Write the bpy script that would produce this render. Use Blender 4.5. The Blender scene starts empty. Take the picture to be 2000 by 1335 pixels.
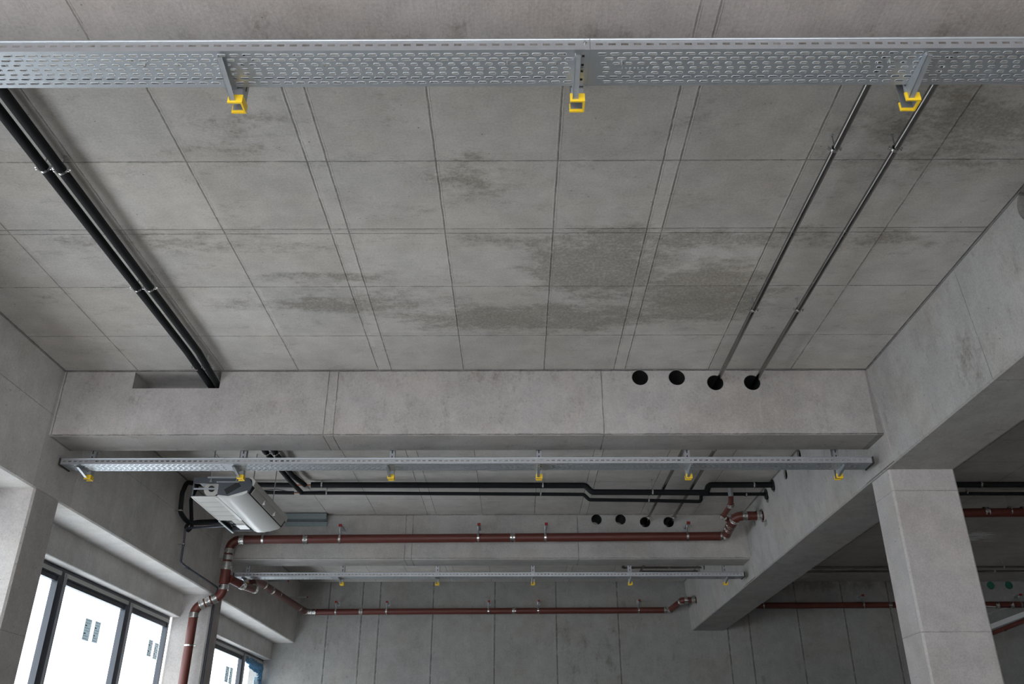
import bpy, bmesh, math, random
from mathutils import Vector, Matrix
random.seed(7)
sc = bpy.context.scene
COL = sc.collection

# ------------------------------------------------------------------ camera
TH = math.atan(847.5 / 1684.0)                 # camera looks up at the ceiling
PSI = math.atan(10 / 1684.0 * math.cos(TH))
FPX = 1684.0
cd = bpy.data.cameras.new('camera'); cam = bpy.data.objects.new('camera', cd); COL.objects.link(cam)
cd.sensor_width = 36; cd.lens = FPX / 2000 * 36; cd.clip_start = 0.05; cd.clip_end = 500
cam.location = (0, 0, 0); cam.rotation_euler = (math.pi / 2 + TH, 0, PSI)
sc.camera = cam

# ------------------------------------------------------------------ daylight, exposure
w = bpy.data.worlds.new('overcast_sky'); sc.world = w; w.use_nodes = True
bg = w.node_tree.nodes['Background']
bg.inputs[0].default_value = (0.935, 0.955, 1.0, 1); bg.inputs[1].default_value = 5.6
sc.view_settings.view_transform = 'Standard'; sc.view_settings.look = 'None'
sc.view_settings.exposure = 0.0; sc.view_settings.gamma = 1; sc.view_settings.use_curve_mapping = False

# ------------------------------------------------------------------ survey helper: photo pixel -> point on a plane of the hall
_s, _c = math.sin(PSI), math.cos(PSI)
_R = Vector((_c, _s, 0)); _F = Vector((-_s * math.cos(TH), _c * math.cos(TH), math.sin(TH))); _U = Vector((_s * math.sin(TH), -_c * math.sin(TH), math.cos(TH)))
def at(u, v, ax, val):
    r = _F + _R * ((u - 1000) / FPX) + _U * ((667.5 - v) / FPX)
    return r * (val / r['xyz'.index(ax)])

CEIL = 5.0; FLOOR = -2.05; XW = -6.23; XI = -6.83; YB = 25.3
BEAMS = [(-3.89, -3.28), (3.447, 4.02), (10.787, 11.393), (18.128, 18.762)]
BZ = 4.045                                       # underside of the cross beams

# ------------------------------------------------------------------ materials
def N(nt, t, **k):
    n = nt.nodes.new(t)
    for a, b in k.items():
        if a.startswith('i_'):
            n.inputs[int(a[2:]) if a[2:].isdigit() else a[2:]].default_value = b
        else: setattr(n, a, b)
    return n
def math_(nt, op, a, b=None, c=None, clamp=False):
    n = nt.nodes.new('ShaderNodeMath'); n.operation = op; n.use_clamp = clamp
    for i, x in enumerate((a, b, c)):
        if x is None: continue
        if isinstance(x, (int, float)): n.inputs[i].default_value = x
        else: nt.links.new(x, n.inputs[i])
    return n.outputs[0]
def noise(nt, vec, scale, detail=4, rough=.6, dist=0.0):
    n = N(nt, 'ShaderNodeTexNoise'); n.inputs['Scale'].default_value = scale; n.inputs['Detail'].default_value = detail
    n.inputs['Roughness'].default_value = rough; n.inputs['Distortion'].default_value = dist
    nt.links.new(vec, n.inputs['Vector']); return n.outputs[0]
def scaled(nt, vec, s, loc=(0, 0, 0)):
    m = N(nt, 'ShaderNodeMapping'); m.inputs['Scale'].default_value = s; m.inputs['Location'].default_value = loc
    nt.links.new(vec, m.inputs['Vector']); return m.outputs[0]
def ramp(nt, v, lo, hi):
    n = N(nt, 'ShaderNodeMapRange'); n.inputs[1].default_value = lo; n.inputs[2].default_value = hi; n.interpolation_type = 'SMOOTHSTEP'
    nt.links.new(v, n.inputs[0]); return n.outputs[0]

def math_vec(nt, co):
    m = N(nt, 'ShaderNodeMapping'); m.inputs['Location'].default_value = (3.3, 1.7, .9); nt.links.new(co, m.inputs['Vector']); return m.outputs[0]

def concrete(name, base=(.40, .385, .365), xl=(), yl=(), zl=(), panel=None, drag='x', dark_patches=(), strips=(), holes=1.0, lw=.006, pit=.6, white=(), lstr=1.0):
    """board marked fair faced concrete; xl, yl, zl = formwork joints, stains = (x,y,z,rx,ry,rz,strength) damp patches and darker areas"""
    m = bpy.data.materials.new(name); m.use_nodes = True; nt = m.node_tree; L = nt.links
    bs = nt.nodes['Principled BSDF']
    co = N(nt, 'ShaderNodeTexCoord').outputs['Object']
    sep = N(nt, 'ShaderNodeSeparateXYZ'); L.new(co, sep.inputs[0])
    ax = {'x': sep.outputs[0], 'y': sep.outputs[1], 'z': sep.outputs[2]}
    big = noise(nt, co, .55, 5, .6); mid = noise(nt, co, 3.0, 6, .65); fine = noise(nt, co, 45, 4, .7)
    st = scaled(nt, co, {'x': (1.2, 14, 14), 'y': (14, 1.2, 14), 'z': (10, 10, .7)}[drag]); streak = noise(nt, st, 1.6, 5, .6, .2)
    v = math_(nt, 'MULTIPLY', ramp(nt, big, .3, .72), .15)
    v = math_(nt, 'ADD', v, math_(nt, 'MULTIPLY', ramp(nt, mid, .3, .72), .17))
    v = math_(nt, 'ADD', v, math_(nt, 'MULTIPLY', streak, .12))
    v = math_(nt, 'ADD', v, math_(nt, 'MULTIPLY', ramp(nt, fine, .3, .7), .19))
    tone = math_(nt, 'ADD', v, .675)
    fl = ramp(nt, noise(nt, scaled(nt, co, (1, 1, 1), (7, 3, 5)), 19, 3, .75, 1.2), .66, .76)
    tone = math_(nt, 'MULTIPLY', tone, math_(nt, 'SUBTRACT', 1.0, math_(nt, 'MULTIPLY', fl, .22)))
    if panel:                                    # every formwork sheet left its own shade
        px, py = panel
        a = math_(nt, 'FLOOR', math_(nt, 'DIVIDE', math_(nt, 'SUBTRACT', ax[px[0]], px[1]), px[2]))
        b = math_(nt, 'FLOOR', math_(nt, 'DIVIDE', math_(nt, 'SUBTRACT', ax[py[0]], py[1]), py[2]))
        cb = N(nt, 'ShaderNodeCombineXYZ'); L.new(a, cb.inputs[0]); L.new(b, cb.inputs[1])
        wn = N(nt, 'ShaderNodeTexWhiteNoise'); L.new(cb.outputs[0], wn.inputs[0])
        tone = math_(nt, 'MULTIPLY', tone, math_(nt, 'ADD', math_(nt, 'MULTIPLY', wn.outputs[0], .14), .93))
    wob = math_(nt, 'MULTIPLY', math_(nt, 'SUBTRACT', noise(nt, co, 6, 9, .8), .5), .026)
    d = None
    for k, ls in (('x', xl), ('y', yl), ('z', zl)):
        if not ls: continue
        cw = math_(nt, 'ADD', ax[k], wob)
        for p in ls:
            e = math_(nt, 'ABSOLUTE', math_(nt, 'SUBTRACT', cw, p))
            d = e if d is None else math_(nt, 'MINIMUM', d, e)
    # pin holes
    vo = N(nt, 'ShaderNodeTexVoronoi'); vo.inputs['Scale'].default_value = 11; L.new(co, vo.inputs['Vector'])
    sp = N(nt, 'ShaderNodeSeparateColor'); L.new(vo.outputs['Color'], sp.inputs[0])
    rad = math_(nt, 'MULTIPLY', math_(nt, 'MULTIPLY', math_(nt, 'GREATER_THAN', sp.outputs[0], .35), math_(nt, 'ADD', math_(nt, 'MULTIPLY', math_(nt, 'POWER', sp.outputs[1], 3.0), .75), .25)), .105 * holes)
    pin = math_(nt, 'LESS_THAN', vo.outputs['Distance'], rad)
    tone = math_(nt, 'MULTIPLY', tone, math_(nt, 'SUBTRACT', 1.0, math_(nt, 'MULTIPLY', pin, .6)))
    v2 = N(nt, 'ShaderNodeTexVoronoi'); v2.inputs['Scale'].default_value = 1.9; L.new(math_vec(nt, co), v2.inputs['Vector'])
    s2 = N(nt, 'ShaderNodeSeparateColor'); L.new(v2.outputs['Color'], s2.inputs[0])
    rr_ = math_(nt, 'ADD', math_(nt, 'MULTIPLY', s2.outputs[0], .05), .035)
    ring = math_(nt, 'SUBTRACT', 1.0, ramp(nt, math_(nt, 'ABSOLUTE', math_(nt, 'SUBTRACT', v2.outputs['Distance'], rr_)), .004, .012))
    ring = math_(nt, 'MULTIPLY', math_(nt, 'MULTIPLY', ring, math_(nt, 'GREATER_THAN', s2.outputs[1], .62)), ramp(nt, mid, .4, .6))
    tone = math_(nt, 'MULTIPLY', tone, math_(nt, 'SUBTRACT', 1.0, math_(nt, 'MULTIPLY', ring, .10)))
    h = math_(nt, 'ADD', math_(nt, 'MULTIPLY', fine, .35), math_(nt, 'MULTIPLY', mid, .8))
    h = math_(nt, 'ADD', h, math_(nt, 'MULTIPLY', streak, .5))
    h = math_(nt, 'SUBTRACT', h, math_(nt, 'MULTIPLY', pin, 2.0))
    if d is not None:
        ln = math_(nt, 'SUBTRACT', 1.0, ramp(nt, d, lw * .35, lw))
        rid = math_(nt, 'SUBTRACT', 1.0, ramp(nt, math_(nt, 'ABSOLUTE', math_(nt, 'SUBTRACT', d, lw * 1.8)), 0, lw))
        brk = ramp(nt, noise(nt, co, 7, 3, .6), .3, .55)
        tone = math_(nt, 'MULTIPLY', tone, math_(nt, 'SUBTRACT', 1.0, math_(nt, 'MULTIPLY', ln, math_(nt, 'ADD', math_(nt, 'MULTIPLY', brk, .22 * lstr), .10 * lstr))))
        tone = math_(nt, 'MULTIPLY', tone, math_(nt, 'ADD', 1.0, math_(nt, 'MULTIPLY', rid, .05)))
        h = math_(nt, 'SUBTRACT', h, math_(nt, 'MULTIPLY', ln, 1.0)); h = math_(nt, 'ADD', h, math_(nt, 'MULTIPLY', math_(nt, 'MULTIPLY', rid, brk), .7))
    for (k, a, b, g) in strips:                  # filler boards between two sheets
        cw = math_(nt, 'ADD', ax[k], wob)
        ins = math_(nt, 'MULTIPLY', math_(nt, 'GREATER_THAN', cw, a), math_(nt, 'LESS_THAN', cw, b))
        tone = math_(nt, 'MULTIPLY', tone, math_(nt, 'ADD', 1.0, math_(nt, 'MULTIPLY', ins, g)))
    damp = None
    for (sx, sy, sz, rx, ry, rz, g) in dark_patches:
        mp = N(nt, 'ShaderNodeMapping'); mp.vector_type = 'POINT'
        mp.inputs['Scale'].default_value = (1 / rx, 1 / ry, 1 / rz); mp.inputs['Location'].default_value = (-sx / rx, -sy / ry, -sz / rz)
        L.new(co, mp.inputs['Vector'])
        ln_ = N(nt, 'ShaderNodeVectorMath', operation='LENGTH'); L.new(mp.outputs[0], ln_.inputs[0])
        fall = math_(nt, 'SUBTRACT', 1.0, ramp(nt, ln_.outputs['Value'], .2, 1.0))
        q = math_(nt, 'MULTIPLY', fall, g)
        damp = q if damp is None else math_(nt, 'MAXIMUM', damp, q)
    colr = N(nt, 'ShaderNodeMix', data_type='RGBA', blend_type='MULTIPLY'); colr.inputs[0].default_value = 1
    colr.inputs[6].default_value = (*base, 1)
    cc = N(nt, 'ShaderNodeCombineColor'); [L.new(tone, cc.inputs[i]) for i in range(3)]; L.new(cc.outputs[0], colr.inputs[7])
    out = colr.outputs[2]
    hue = N(nt, 'ShaderNodeMix', data_type='RGBA', blend_type='MULTIPLY'); L.new(ramp(nt, noise(nt, co, .9, 3, .5), .42, .7), hue.inputs[0])
    hue.inputs[7].default_value = (.99, .965, .93, 1); L.new(out, hue.inputs[6]); out = hue.outputs[2]
    if damp is not None:
        sv = scaled(nt, co, {'x': (1.0, 2.2, 2.2), 'y': (2.2, 1, 2.2), 'z': (2.2, 2.2, 1)}[drag])
        sn = math_(nt, 'ADD', math_(nt, 'MULTIPLY', noise(nt, sv, 1.7, 12, .78), .75), math_(nt, 'MULTIPLY', noise(nt, co, 13, 6, .75), .25))
        msk = ramp(nt, math_(nt, 'ADD', sn, math_(nt, 'MULTIPLY', damp, .19)), .545, .68)
        tide = math_(nt, 'SUBTRACT', 1.0, ramp(nt, math_(nt, 'ABSOLUTE', math_(nt, 'SUBTRACT', math_(nt, 'ADD', sn, math_(nt, 'MULTIPLY', damp, .19)), .575)), .0, .012))
        msk = math_(nt, 'MAXIMUM', msk, math_(nt, 'MULTIPLY', tide, .45))
        grit = ramp(nt, noise(nt, co, 30, 5, .8), .34, .6)
        ds = N(nt, 'ShaderNodeMix', data_type='RGBA', blend_type='MULTIPLY'); L.new(math_(nt, 'MULTIPLY', msk, math_(nt, 'ADD', math_(nt, 'MULTIPLY', grit, .55), .4)), ds.inputs[0])
        ds.inputs[7].default_value = (.54, .52, .475, 1); L.new(out, ds.inputs[6]); out = ds.outputs[2]
    for (sx, sy, sz, rx, ry, rz) in white:       # lime bloom
        mp = N(nt, 'ShaderNodeMapping'); mp.inputs['Scale'].default_value = (1 / rx, 1 / ry, 1 / rz); mp.inputs['Location'].default_value = (-sx / rx, -sy / ry, -sz / rz)
        L.new(co, mp.inputs['Vector'])
        ln_ = N(nt, 'ShaderNodeVectorMath', operation='LENGTH'); L.new(mp.outputs[0], ln_.inputs[0])
        fall = math_(nt, 'SUBTRACT', 1.0, ramp(nt, ln_.outputs['Value'], .1, 1.0))
        sn = noise(nt, scaled(nt, co, (1.0, 3.5, 1)), 2.0, 8, .7)
        msk = ramp(nt, math_(nt, 'ADD', sn, math_(nt, 'MULTIPLY', fall, .35)), .72, .80)
        wm = N(nt, 'ShaderNodeMix', data_type='RGBA'); L.new(msk, wm.inputs[0]); L.new(out, wm.inputs[6]); wm.inputs[7].default_value = (.8, .8, .8, 1); out = wm.outputs[2]
    L.new(out, bs.inputs['Base Color']); bs.inputs['Roughness'].default_value = .82; bs.inputs['Specular IOR Level'].default_value = .3
    bp = N(nt, 'ShaderNodeBump'); bp.inputs['Strength'].default_value = pit; bp.inputs['Distance'].default_value = .006
    L.new(h, bp.inputs['Height']); L.new(bp.outputs[0], bs.inputs['Normal'])
    return m

def simple(name, col, rough=.5, metal=0.0, var=.12, scale=12, bump=.0, spec=.5, stretch=(1, 1, 1), rv=.25):
    m = bpy.data.materials.new(name); m.use_nodes = True; nt = m.node_tree; L = nt.links; bs = nt.nodes['Principled BSDF']
    co = scaled(nt, N(nt, 'ShaderNodeTexCoord').outputs['Object'], stretch)
    n = noise(nt, co, scale, 5, .65)
    mx = N(nt, 'ShaderNodeMix', data_type='RGBA'); L.new(n, mx.inputs[0])
    mx.inputs[6].default_value = (*[c * (1 - var) for c in col], 1); mx.inputs[7].default_value = (*[min(1, c * (1 + var)) for c in col], 1)
    L.new(mx.outputs[2], bs.inputs['Base Color'])
    L.new(math_(nt, 'ADD', math_(nt, 'MULTIPLY', n, rv), rough - rv / 2), bs.inputs['Roughness'])
    bs.inputs['Metallic'].default_value = metal; bs.inputs['Specular IOR Level'].default_value = spec
    if bump:
        bp = N(nt, 'ShaderNodeBump'); bp.inputs['Strength'].default_value = bump; bp.inputs['Distance'].default_value = .004
        L.new(n, bp.inputs['Height']); L.new(bp.outputs[0], bs.inputs['Normal'])
    return m

CX = [-5.22, -4.03, -3.0, -1.90, -1.715, -.724, .385, 1.345, 1.50, 2.645, 3.78]
CY = [5.2, 6.27, 7.36, 7.44, 8.52, 9.75, 12.5, 13.6, 14.72, 15.86, 17.0, 19.9, 21.1, 22.2, 23.4, 24.5, -1, 0.2, 1.4, 2.4, 10.78, 18.12, 25.29]
M = {}
M['ceiling'] = concrete('ceiling_concrete', (.50, .477, .45), xl=CX + [4.815, -6.225, 5.835, 6.9, 8.0, 9.15, 10.3, 11.4, 12.5, 13.6], yl=CY, panel=(('x', -.724, 1.11), ('y', 6.27, 1.13)), drag='x',
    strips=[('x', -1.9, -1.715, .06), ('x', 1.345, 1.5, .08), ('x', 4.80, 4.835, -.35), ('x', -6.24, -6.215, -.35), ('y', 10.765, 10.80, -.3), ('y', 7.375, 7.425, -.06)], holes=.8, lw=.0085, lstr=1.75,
    dark_patches=[(1.0, 8.1, 5, 1.3, 1.1, 1, 1.15), (2.2, 8.7, 5, 1.3, 1.1, 1, 1.15), (.3, 9.3, 5, 2.4, .6, 1, 1.15), (-2.0, 8.9, 5, 2.0, .5, 1, .7), (-2.0, 8.3, 5, 1.6, .2, 1, .6), (1.5, 7.6, 5, 3, .3, 1, .9), (-.3, 6.5, 5, .8, .5, 1, .55), (3.9, 5.9, 5, 1.5, 1.0, 1, .75), (-2.4, 5.9, 5, .7, .7, 1, .5), (-3.5, 7.6, 5, 3, .35, 1, .5), (2.8, 7.55, 5, 2.3, .3, 1, .6)],
    white=[(10.2, 20.2, 5, 2.0, 1.2, 1)])
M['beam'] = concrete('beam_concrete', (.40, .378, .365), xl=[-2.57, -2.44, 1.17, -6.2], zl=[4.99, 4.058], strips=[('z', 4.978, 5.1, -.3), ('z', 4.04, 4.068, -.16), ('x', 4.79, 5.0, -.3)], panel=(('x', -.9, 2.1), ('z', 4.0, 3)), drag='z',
    dark_patches=[(-.4, 10.78, 4.95, 2.6, .5, .22, .35), (-3.4, 10.78, 4.3, .8, .5, .3, .2), (3.0, 10.78, 4.8, .5, .5, .15, .35)], holes=1.15, lw=.009, lstr=1.7)
M['beam_far'] = concrete('far_beam_concrete', (.40, .385, .37), xl=[-2.35, -2.2, 1.3], zl=[4.99, 4.07], drag='z', holes=1.1, lw=.011, lstr=1.5)
M['beam_near'] = concrete('near_beam_concrete', (.42, .385, .365), xl=[-2.62, 1.09, 1.21], drag='y', dark_patches=[(.5, 4.0, 4.05, 4.5, .30, .2, .55)], holes=.6, pit=.8)  # tone gets darker towards the back edge above the tray
M['girder'] = concrete('girder_concrete', (.375, .362, .35), yl=[8.15, 13.4, 16.2, 19.8, 23.9], zl=[4.988], strips=[('z', 4.975, 5.1, -.35), ('z', 3.6, 3.67, -.08)], drag='z', holes=.9, dark_patches=[(4.9, 8.4, 4.0, .5, .6, .4, .6)])
M['column'] = concrete('column_concrete', (.43, .41, .40), zl=[3.36, 1.58], drag='z', holes=1.0)
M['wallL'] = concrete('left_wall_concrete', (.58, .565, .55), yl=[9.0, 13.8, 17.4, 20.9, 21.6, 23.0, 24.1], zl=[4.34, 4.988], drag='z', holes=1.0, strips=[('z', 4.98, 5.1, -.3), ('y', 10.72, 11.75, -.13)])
M['wallB'] = concrete('back_wall_concrete', (.295, .29, .28), xl=[-5.35, -4.4, -3.9, -2.38, -.62, 1.12, 2.87, 5.93, 6.55, 7.95, 9.28, 10.6, 12.2], drag='z', holes=1.0, lw=.026, lstr=1.7, dark_patches=[(2.2, 25.3, 3.0, 1.6, 1, 1.8, .25), (8, 25.3, 4.9, 4, 1, .3, .7)])
M['floor'] = concrete('floor_concrete', (.55, .54, .52), xl=[-3, 0, 3, 8], yl=[0, 6, 12, 18], drag='x')
M['floor_dimming'] = concrete('dimming_floor_concrete', (.22, .215, .205), xl=[-3, 0, 3, 8], yl=[12, 18], drag='x')  # unseen far floor, coloured dark to cut the bounce light in the back bays
M['patch'] = concrete('damp_render', (.30, .295, .28), drag='z', holes=.5)
M['galv'] = simple('galvanised_steel', (.47, .50, .53), .42, .8, .10, 25)
M['galvd'] = simple('dull_galvanised_steel', (.42, .43, .45), .45, .8, .12, 30)
M['zinc'] = simple('bright_zinc', (.60, .60, .58), .27, 1.0, .03, 6, rv=.06)
M['yellow'] = simple('yellow_plastic', (.85, .56, .02), .42, 0, .06)
M['redcap'] = simple('red_plastic', (.25, .015, .011), .45, 0, .05)
M['redpipe'] = simple('red_brown_coating', (.105, .024, .017), .45, 0, .18, 16, .15)
M['black'] = simple('black_foam_insulation', (.009, .010, .011), .7, 0, .3, 9, .25, .25)
M['blackpl'] = simple('dark_blue_grey_plastic', (.035, .042, .06), .4, 0, .1)
M['steelpipe'] = simple('stainless_steel', (.27, .26, .25), .24, 1.0, .04, 3, 0, .5)
M['copper'] = simple('copper', (.45, .18, .09), .4, 1, .25)
M['white'] = simple('white_enamel', (.58, .58, .565), .30, 0, .01, 2, rv=0)
M['offwhite'] = simple('white_plastic', (.48, .47, .445), .5, 0, .02, 5, rv=0)
M['dark'] = simple('dark_grey_steel', (.085, .095, .11), .45, .3, .1)
M['slotdark'] = simple('black_rubber', (.012, .012, .012), .7, 0, .1)
M['frame'] = simple('anthracite_window_frame', (.03, .036, .048), .4, 0, .1)
M['tape'] = simple('grey_sealing_tape', (.42, .42, .40), .7, 0, .15, 30)
M['green'] = simple('green_plastic', (.02, .13, .085), .5, 0, .1)
M['paper'] = simple('label_paper', (.72, .78, .80), .7, 0, .03)
pm_ = M['paper'].node_tree; tr_ = N(pm_, 'ShaderNodeBsdfTranslucent'); tr_.inputs[0].default_value = (.15, .165, .17, 1); ad_ = N(pm_, 'ShaderNodeAddShader')
pm_.links.new(pm_.nodes['Principled BSDF'].outputs[0], ad_.inputs[0]); pm_.links.new(tr_.outputs[0], ad_.inputs[1]); pm_.links.new(ad_.outputs[0], pm_.nodes['Material Output'].inputs[0])
M['ink'] = simple('dark_blue_ink', (.03, .06, .12), .7, 0, .03)
M['galvstrip'] = simple('zinc_lining', (.24, .28, .29), .5, .5, .15, 14)
def glass():
    m = bpy.data.materials.new('window_glass'); m.use_nodes = True; nt = m.node_tree; nt.nodes.clear()
    o = N(nt, 'ShaderNodeOutputMaterial'); mx = N(nt, 'ShaderNodeMixShader'); t = N(nt, 'ShaderNodeBsdfTransparent'); g = N(nt, 'ShaderNodeBsdfGlossy')
    t.inputs[0].default_value = (.93, .96, .97, 1); g.inputs['Roughness'].default_value = .02; mx.inputs[0].default_value = .06
    nt.links.new(t.outputs[0], mx.inputs[1]); nt.links.new(g.outputs[0], mx.inputs[2]); nt.links.new(mx.outputs[0], o.inputs[0]); return m
M['glass'] = glass()
def film():
    m = bpy.data.materials.new('blue_plastic_film'); m.use_nodes = True; nt = m.node_tree; nt.nodes.clear()
    o = N(nt, 'ShaderNodeOutputMaterial'); mx = N(nt, 'ShaderNodeMixShader'); t = N(nt, 'ShaderNodeBsdfTransparent'); g = N(nt, 'ShaderNodeBsdfPrincipled'); mx.inputs[0].default_value = .55
    t.inputs[0].default_value = (.28, .50, .66, 1); g.inputs['Base Color'].default_value = (.22, .40, .52, 1); g.inputs['Roughness'].default_value = .2
    nt.links.new(t.outputs[0], mx.inputs[1]); nt.links.new(g.outputs[0], mx.inputs[2]); nt.links.new(mx.outputs[0], o.inputs[0]); return m
M['film'] = film()

# ------------------------------------------------------------------ mesh building helpers
class MB:
    def __init__(s): s.v = []; s.f = []
    def add(s, vs, fs):
        b = len(s.v); s.v += [tuple(p) for p in vs]; s.f += [tuple(b + i for i in f) for f in fs]; return s
    def box(s, a, b, rot=None, org=None):
        (x0, y0, z0), (x1, y1, z1) = a, b
        vs = [Vector(p) for p in ((x0, y0, z0), (x1, y0, z0), (x1, y1, z0), (x0, y1, z0), (x0, y0, z1), (x1, y0, z1), (x1, y1, z1), (x0, y1, z1))]
        if rot is not None: vs = [rot @ p + Vector(org or (0, 0, 0)) for p in vs]
        return s.add(vs, [(0, 3, 2, 1), (4, 5, 6, 7), (0, 1, 5, 4), (1, 2, 6, 5), (2, 3, 7, 6), (3, 0, 4, 7)])
    def prism(s, poly, ax, a, b):
        """poly of 2D points extruded along ax from a to b. ax x:(y,z)  y:(x,z)  z:(x,y)"""
        def P(p, t): return {'x': (t, p[0], p[1]), 'y': (p[0], t, p[1]), 'z': (p[0], p[1], t)}[ax]
        n = len(poly); vs = [P(p, a) for p in poly] + [P(p, b) for p in poly]
        return s.add(vs, [tuple(range(n)), tuple(range(2 * n - 1, n - 1, -1))] + [(i, (i + 1) % n, n + (i + 1) % n, n + i) for i in range(n)])
    def cyl(s, a, b, r, n=16, r2=None):
        return s.tube([a, b], r, n, r2=r2)
    def tube(s, path, r, n=14, cap=True, r2=None):
        path = [Vector(p) for p in path]; m = len(path)
        rs = [r] * m if not isinstance(r, (list, tuple)) else list(r)
        if r2 is not None: rs = [r, r2]
        tang = []
        for i in range(m):
            t = (path[min(i + 1, m - 1)] - path[max(i - 1, 0)])
            if t.length < 1e-9: t = Vector((0, 0, 1))
            tang.append(t.normalized())
        up = Vector((0, 0, 1)) if abs(tang[0].z) < .9 else Vector((1, 0, 0))
        nrm = tang[0].cross(up).normalized(); vs = []
        for i in range(m):
            nrm = (nrm - tang[i] * nrm.dot(tang[i])).normalized(); bi = tang[i].cross(nrm)
            for k in range(n):
                a = 2 * math.pi * k / n; vs.append(path[i] + (nrm * math.cos(a) + bi * math.sin(a)) * rs[i])
        fs = [(i * n + k, i * n + (k + 1) % n, (i + 1) * n + (k + 1) % n, (i + 1) * n + k) for i in range(m - 1) for k in range(n)]
        if cap: fs += [tuple(range(n - 1, -1, -1)), tuple(range((m - 1) * n, m * n))]
        return s.add(vs, fs)
    def ring(s, c, ax, r0, r1, half, n=20):
        """flat band round axis ax at c, inner radius r0, outer r1, half width half"""
        c = Vector(c); ax = Vector(ax).normalized(); u = ax.orthogonal().normalized(); v = ax.cross(u); vs = []
        for k in range(n):
            d = u * math.cos(2 * math.pi * k / n) + v * math.sin(2 * math.pi * k / n)
            for rr, hh in ((r0, -half), (r1, -half), (r1, half), (r0, half)): vs.append(c + d * rr + ax * hh)
        fs = []
        for k in range(n):
            a, b = 4 * k, 4 * ((k + 1) % n)
            for j in range(4): fs.append((a + j, a + (j + 1) % 4, b + (j + 1) % 4, b + j))
        return s.add(vs, fs)
    def mesh(s, name, smooth=True, angle=35):
        me = bpy.data.meshes.new(name); me.from_pydata(s.v, [], s.f)
        bm = bmesh.new(); bm.from_mesh(me); bmesh.ops.recalc_face_normals(bm, faces=bm.faces)
        for f in bm.faces: f.smooth = smooth
        if smooth:
            for e in bm.edges:
                if len(e.link_faces) == 2 and e.calc_face_angle(0) > math.radians(angle): e.smooth = False
        bm.to_mesh(me); bm.free(); return me
    def build(s, name, mat, parent=None, smooth=True, loc=None):
        """links ONE mesh object; under a parent the vertices stay in hall coordinates"""
        me = s.mesh(name, smooth)
        o = bpy.data.objects.new(name, me); me.materials.append(mat); COL.objects.link(o)
        if parent:
            me.transform(Matrix.Translation(-root_of(parent).location)); o.parent = parent
        return o
def build_multi(name, pieces, parent=None):
    """one mesh object with several materials"""
    mb = MB(); idx = []
    for k, (m, mat) in enumerate(pieces): mb.add(m.v, m.f); idx += [k] * len(m.f)
    o = mb.build(name, pieces[0][1], parent, smooth=False)
    for m, mat in pieces[1:]: o.data.materials.append(mat)
    for p, i in zip(o.data.polygons, idx): p.material_index = i
    return o
def root_of(o):
    while o.parent: o = o.parent
    return o
def thing(name, label, cat, loc=(0, 0, 0), group=None):
    o = bpy.data.objects.new(name, None); COL.objects.link(o); o.location = loc; o.empty_display_size = .1
    o['label'] = label; o['category'] = cat
    if group: o['group'] = group
    return o
def tag(o, label, cat, group=None):
    o['label'] = label; o['category'] = cat
    if group: o['group'] = group
    return o
def struct(o, label=None, cat=None):
    o['kind'] = 'structure'
    if label: o['label'] = label
    if cat: o['category'] = cat
    return o
def copy_thing(r, loc, label):
    c = r.copy(); COL.objects.link(c); c.location = loc; c['label'] = label
    for ch in list(r.children):
        d = ch.copy(); COL.objects.link(d); d.parent = c
        for g in list(ch.children):
            e = g.copy(); COL.objects.link(e); e.parent = d
    return c
ORD = ['first', 'second', 'third', 'fourth', 'fifth', 'sixth', 'seventh', 'eighth']
def fillet(pts, r, n=7):
    pts = [Vector(p) for p in pts]; out = [pts[0]]
    for i in range(1, len(pts) - 1):
        a, b, c = pts[i - 1], pts[i], pts[i + 1]; d0 = (a - b); d1 = (c - b)
        ang = d0.angle(d1)
        t = min(r / math.tan(ang / 2) if ang > .01 else 0, d0.length * .49, d1.length * .49)
        p0 = b + d0.normalized() * t; p1 = b + d1.normalized() * t
        for k in range(n + 1):
            q = k / n; out.append(p0 * (1 - q) ** 2 + b * 2 * q * (1 - q) + p1 * q * q)
    out.append(pts[-1]); return out
def cut(o, cutters):
    """bore holes through a concrete member, the cutters are thrown away"""
    objs = []
    for mb in cutters:
        me = mb.mesh('cutter', False); c = bpy.data.objects.new('cutter', me); COL.objects.link(c); objs.append(c)
        md = o.modifiers.new('b', 'BOOLEAN'); md.operation = 'DIFFERENCE'; md.object = c; md.solver = 'EXACT'
    dg = bpy.context.evaluated_depsgraph_get(); dg.update()
    me = bpy.data.meshes.new_from_object(o.evaluated_get(dg)); o.modifiers.clear(); o.data = me
    for c in objs: bpy.data.objects.remove(c)
    for p in me.polygons: p.use_smooth = False
    return o

# ================================================================== STRUCTURE
X1 = 16.0; Y0 = -8.0
struct(MB().box((-7.4, Y0, FLOOR - .3), (X1, 10.5, FLOOR)).build('floor', M['floor']))
struct(MB().box((-7.4, 10.5, FLOOR - .3), (X1, YB + .3, FLOOR)).build('floor', M['floor_dimming']))  # far half out of view, dark colour added to dim the bays above it
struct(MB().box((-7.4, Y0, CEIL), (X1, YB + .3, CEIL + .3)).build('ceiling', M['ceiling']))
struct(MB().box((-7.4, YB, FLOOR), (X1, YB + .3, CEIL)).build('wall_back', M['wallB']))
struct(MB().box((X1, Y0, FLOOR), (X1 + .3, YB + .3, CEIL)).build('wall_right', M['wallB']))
struct(MB().box((5.9, Y0 - .3, FLOOR), (X1 + .3, Y0, CEIL)).build('wall_front', M['wallB']))
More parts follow.
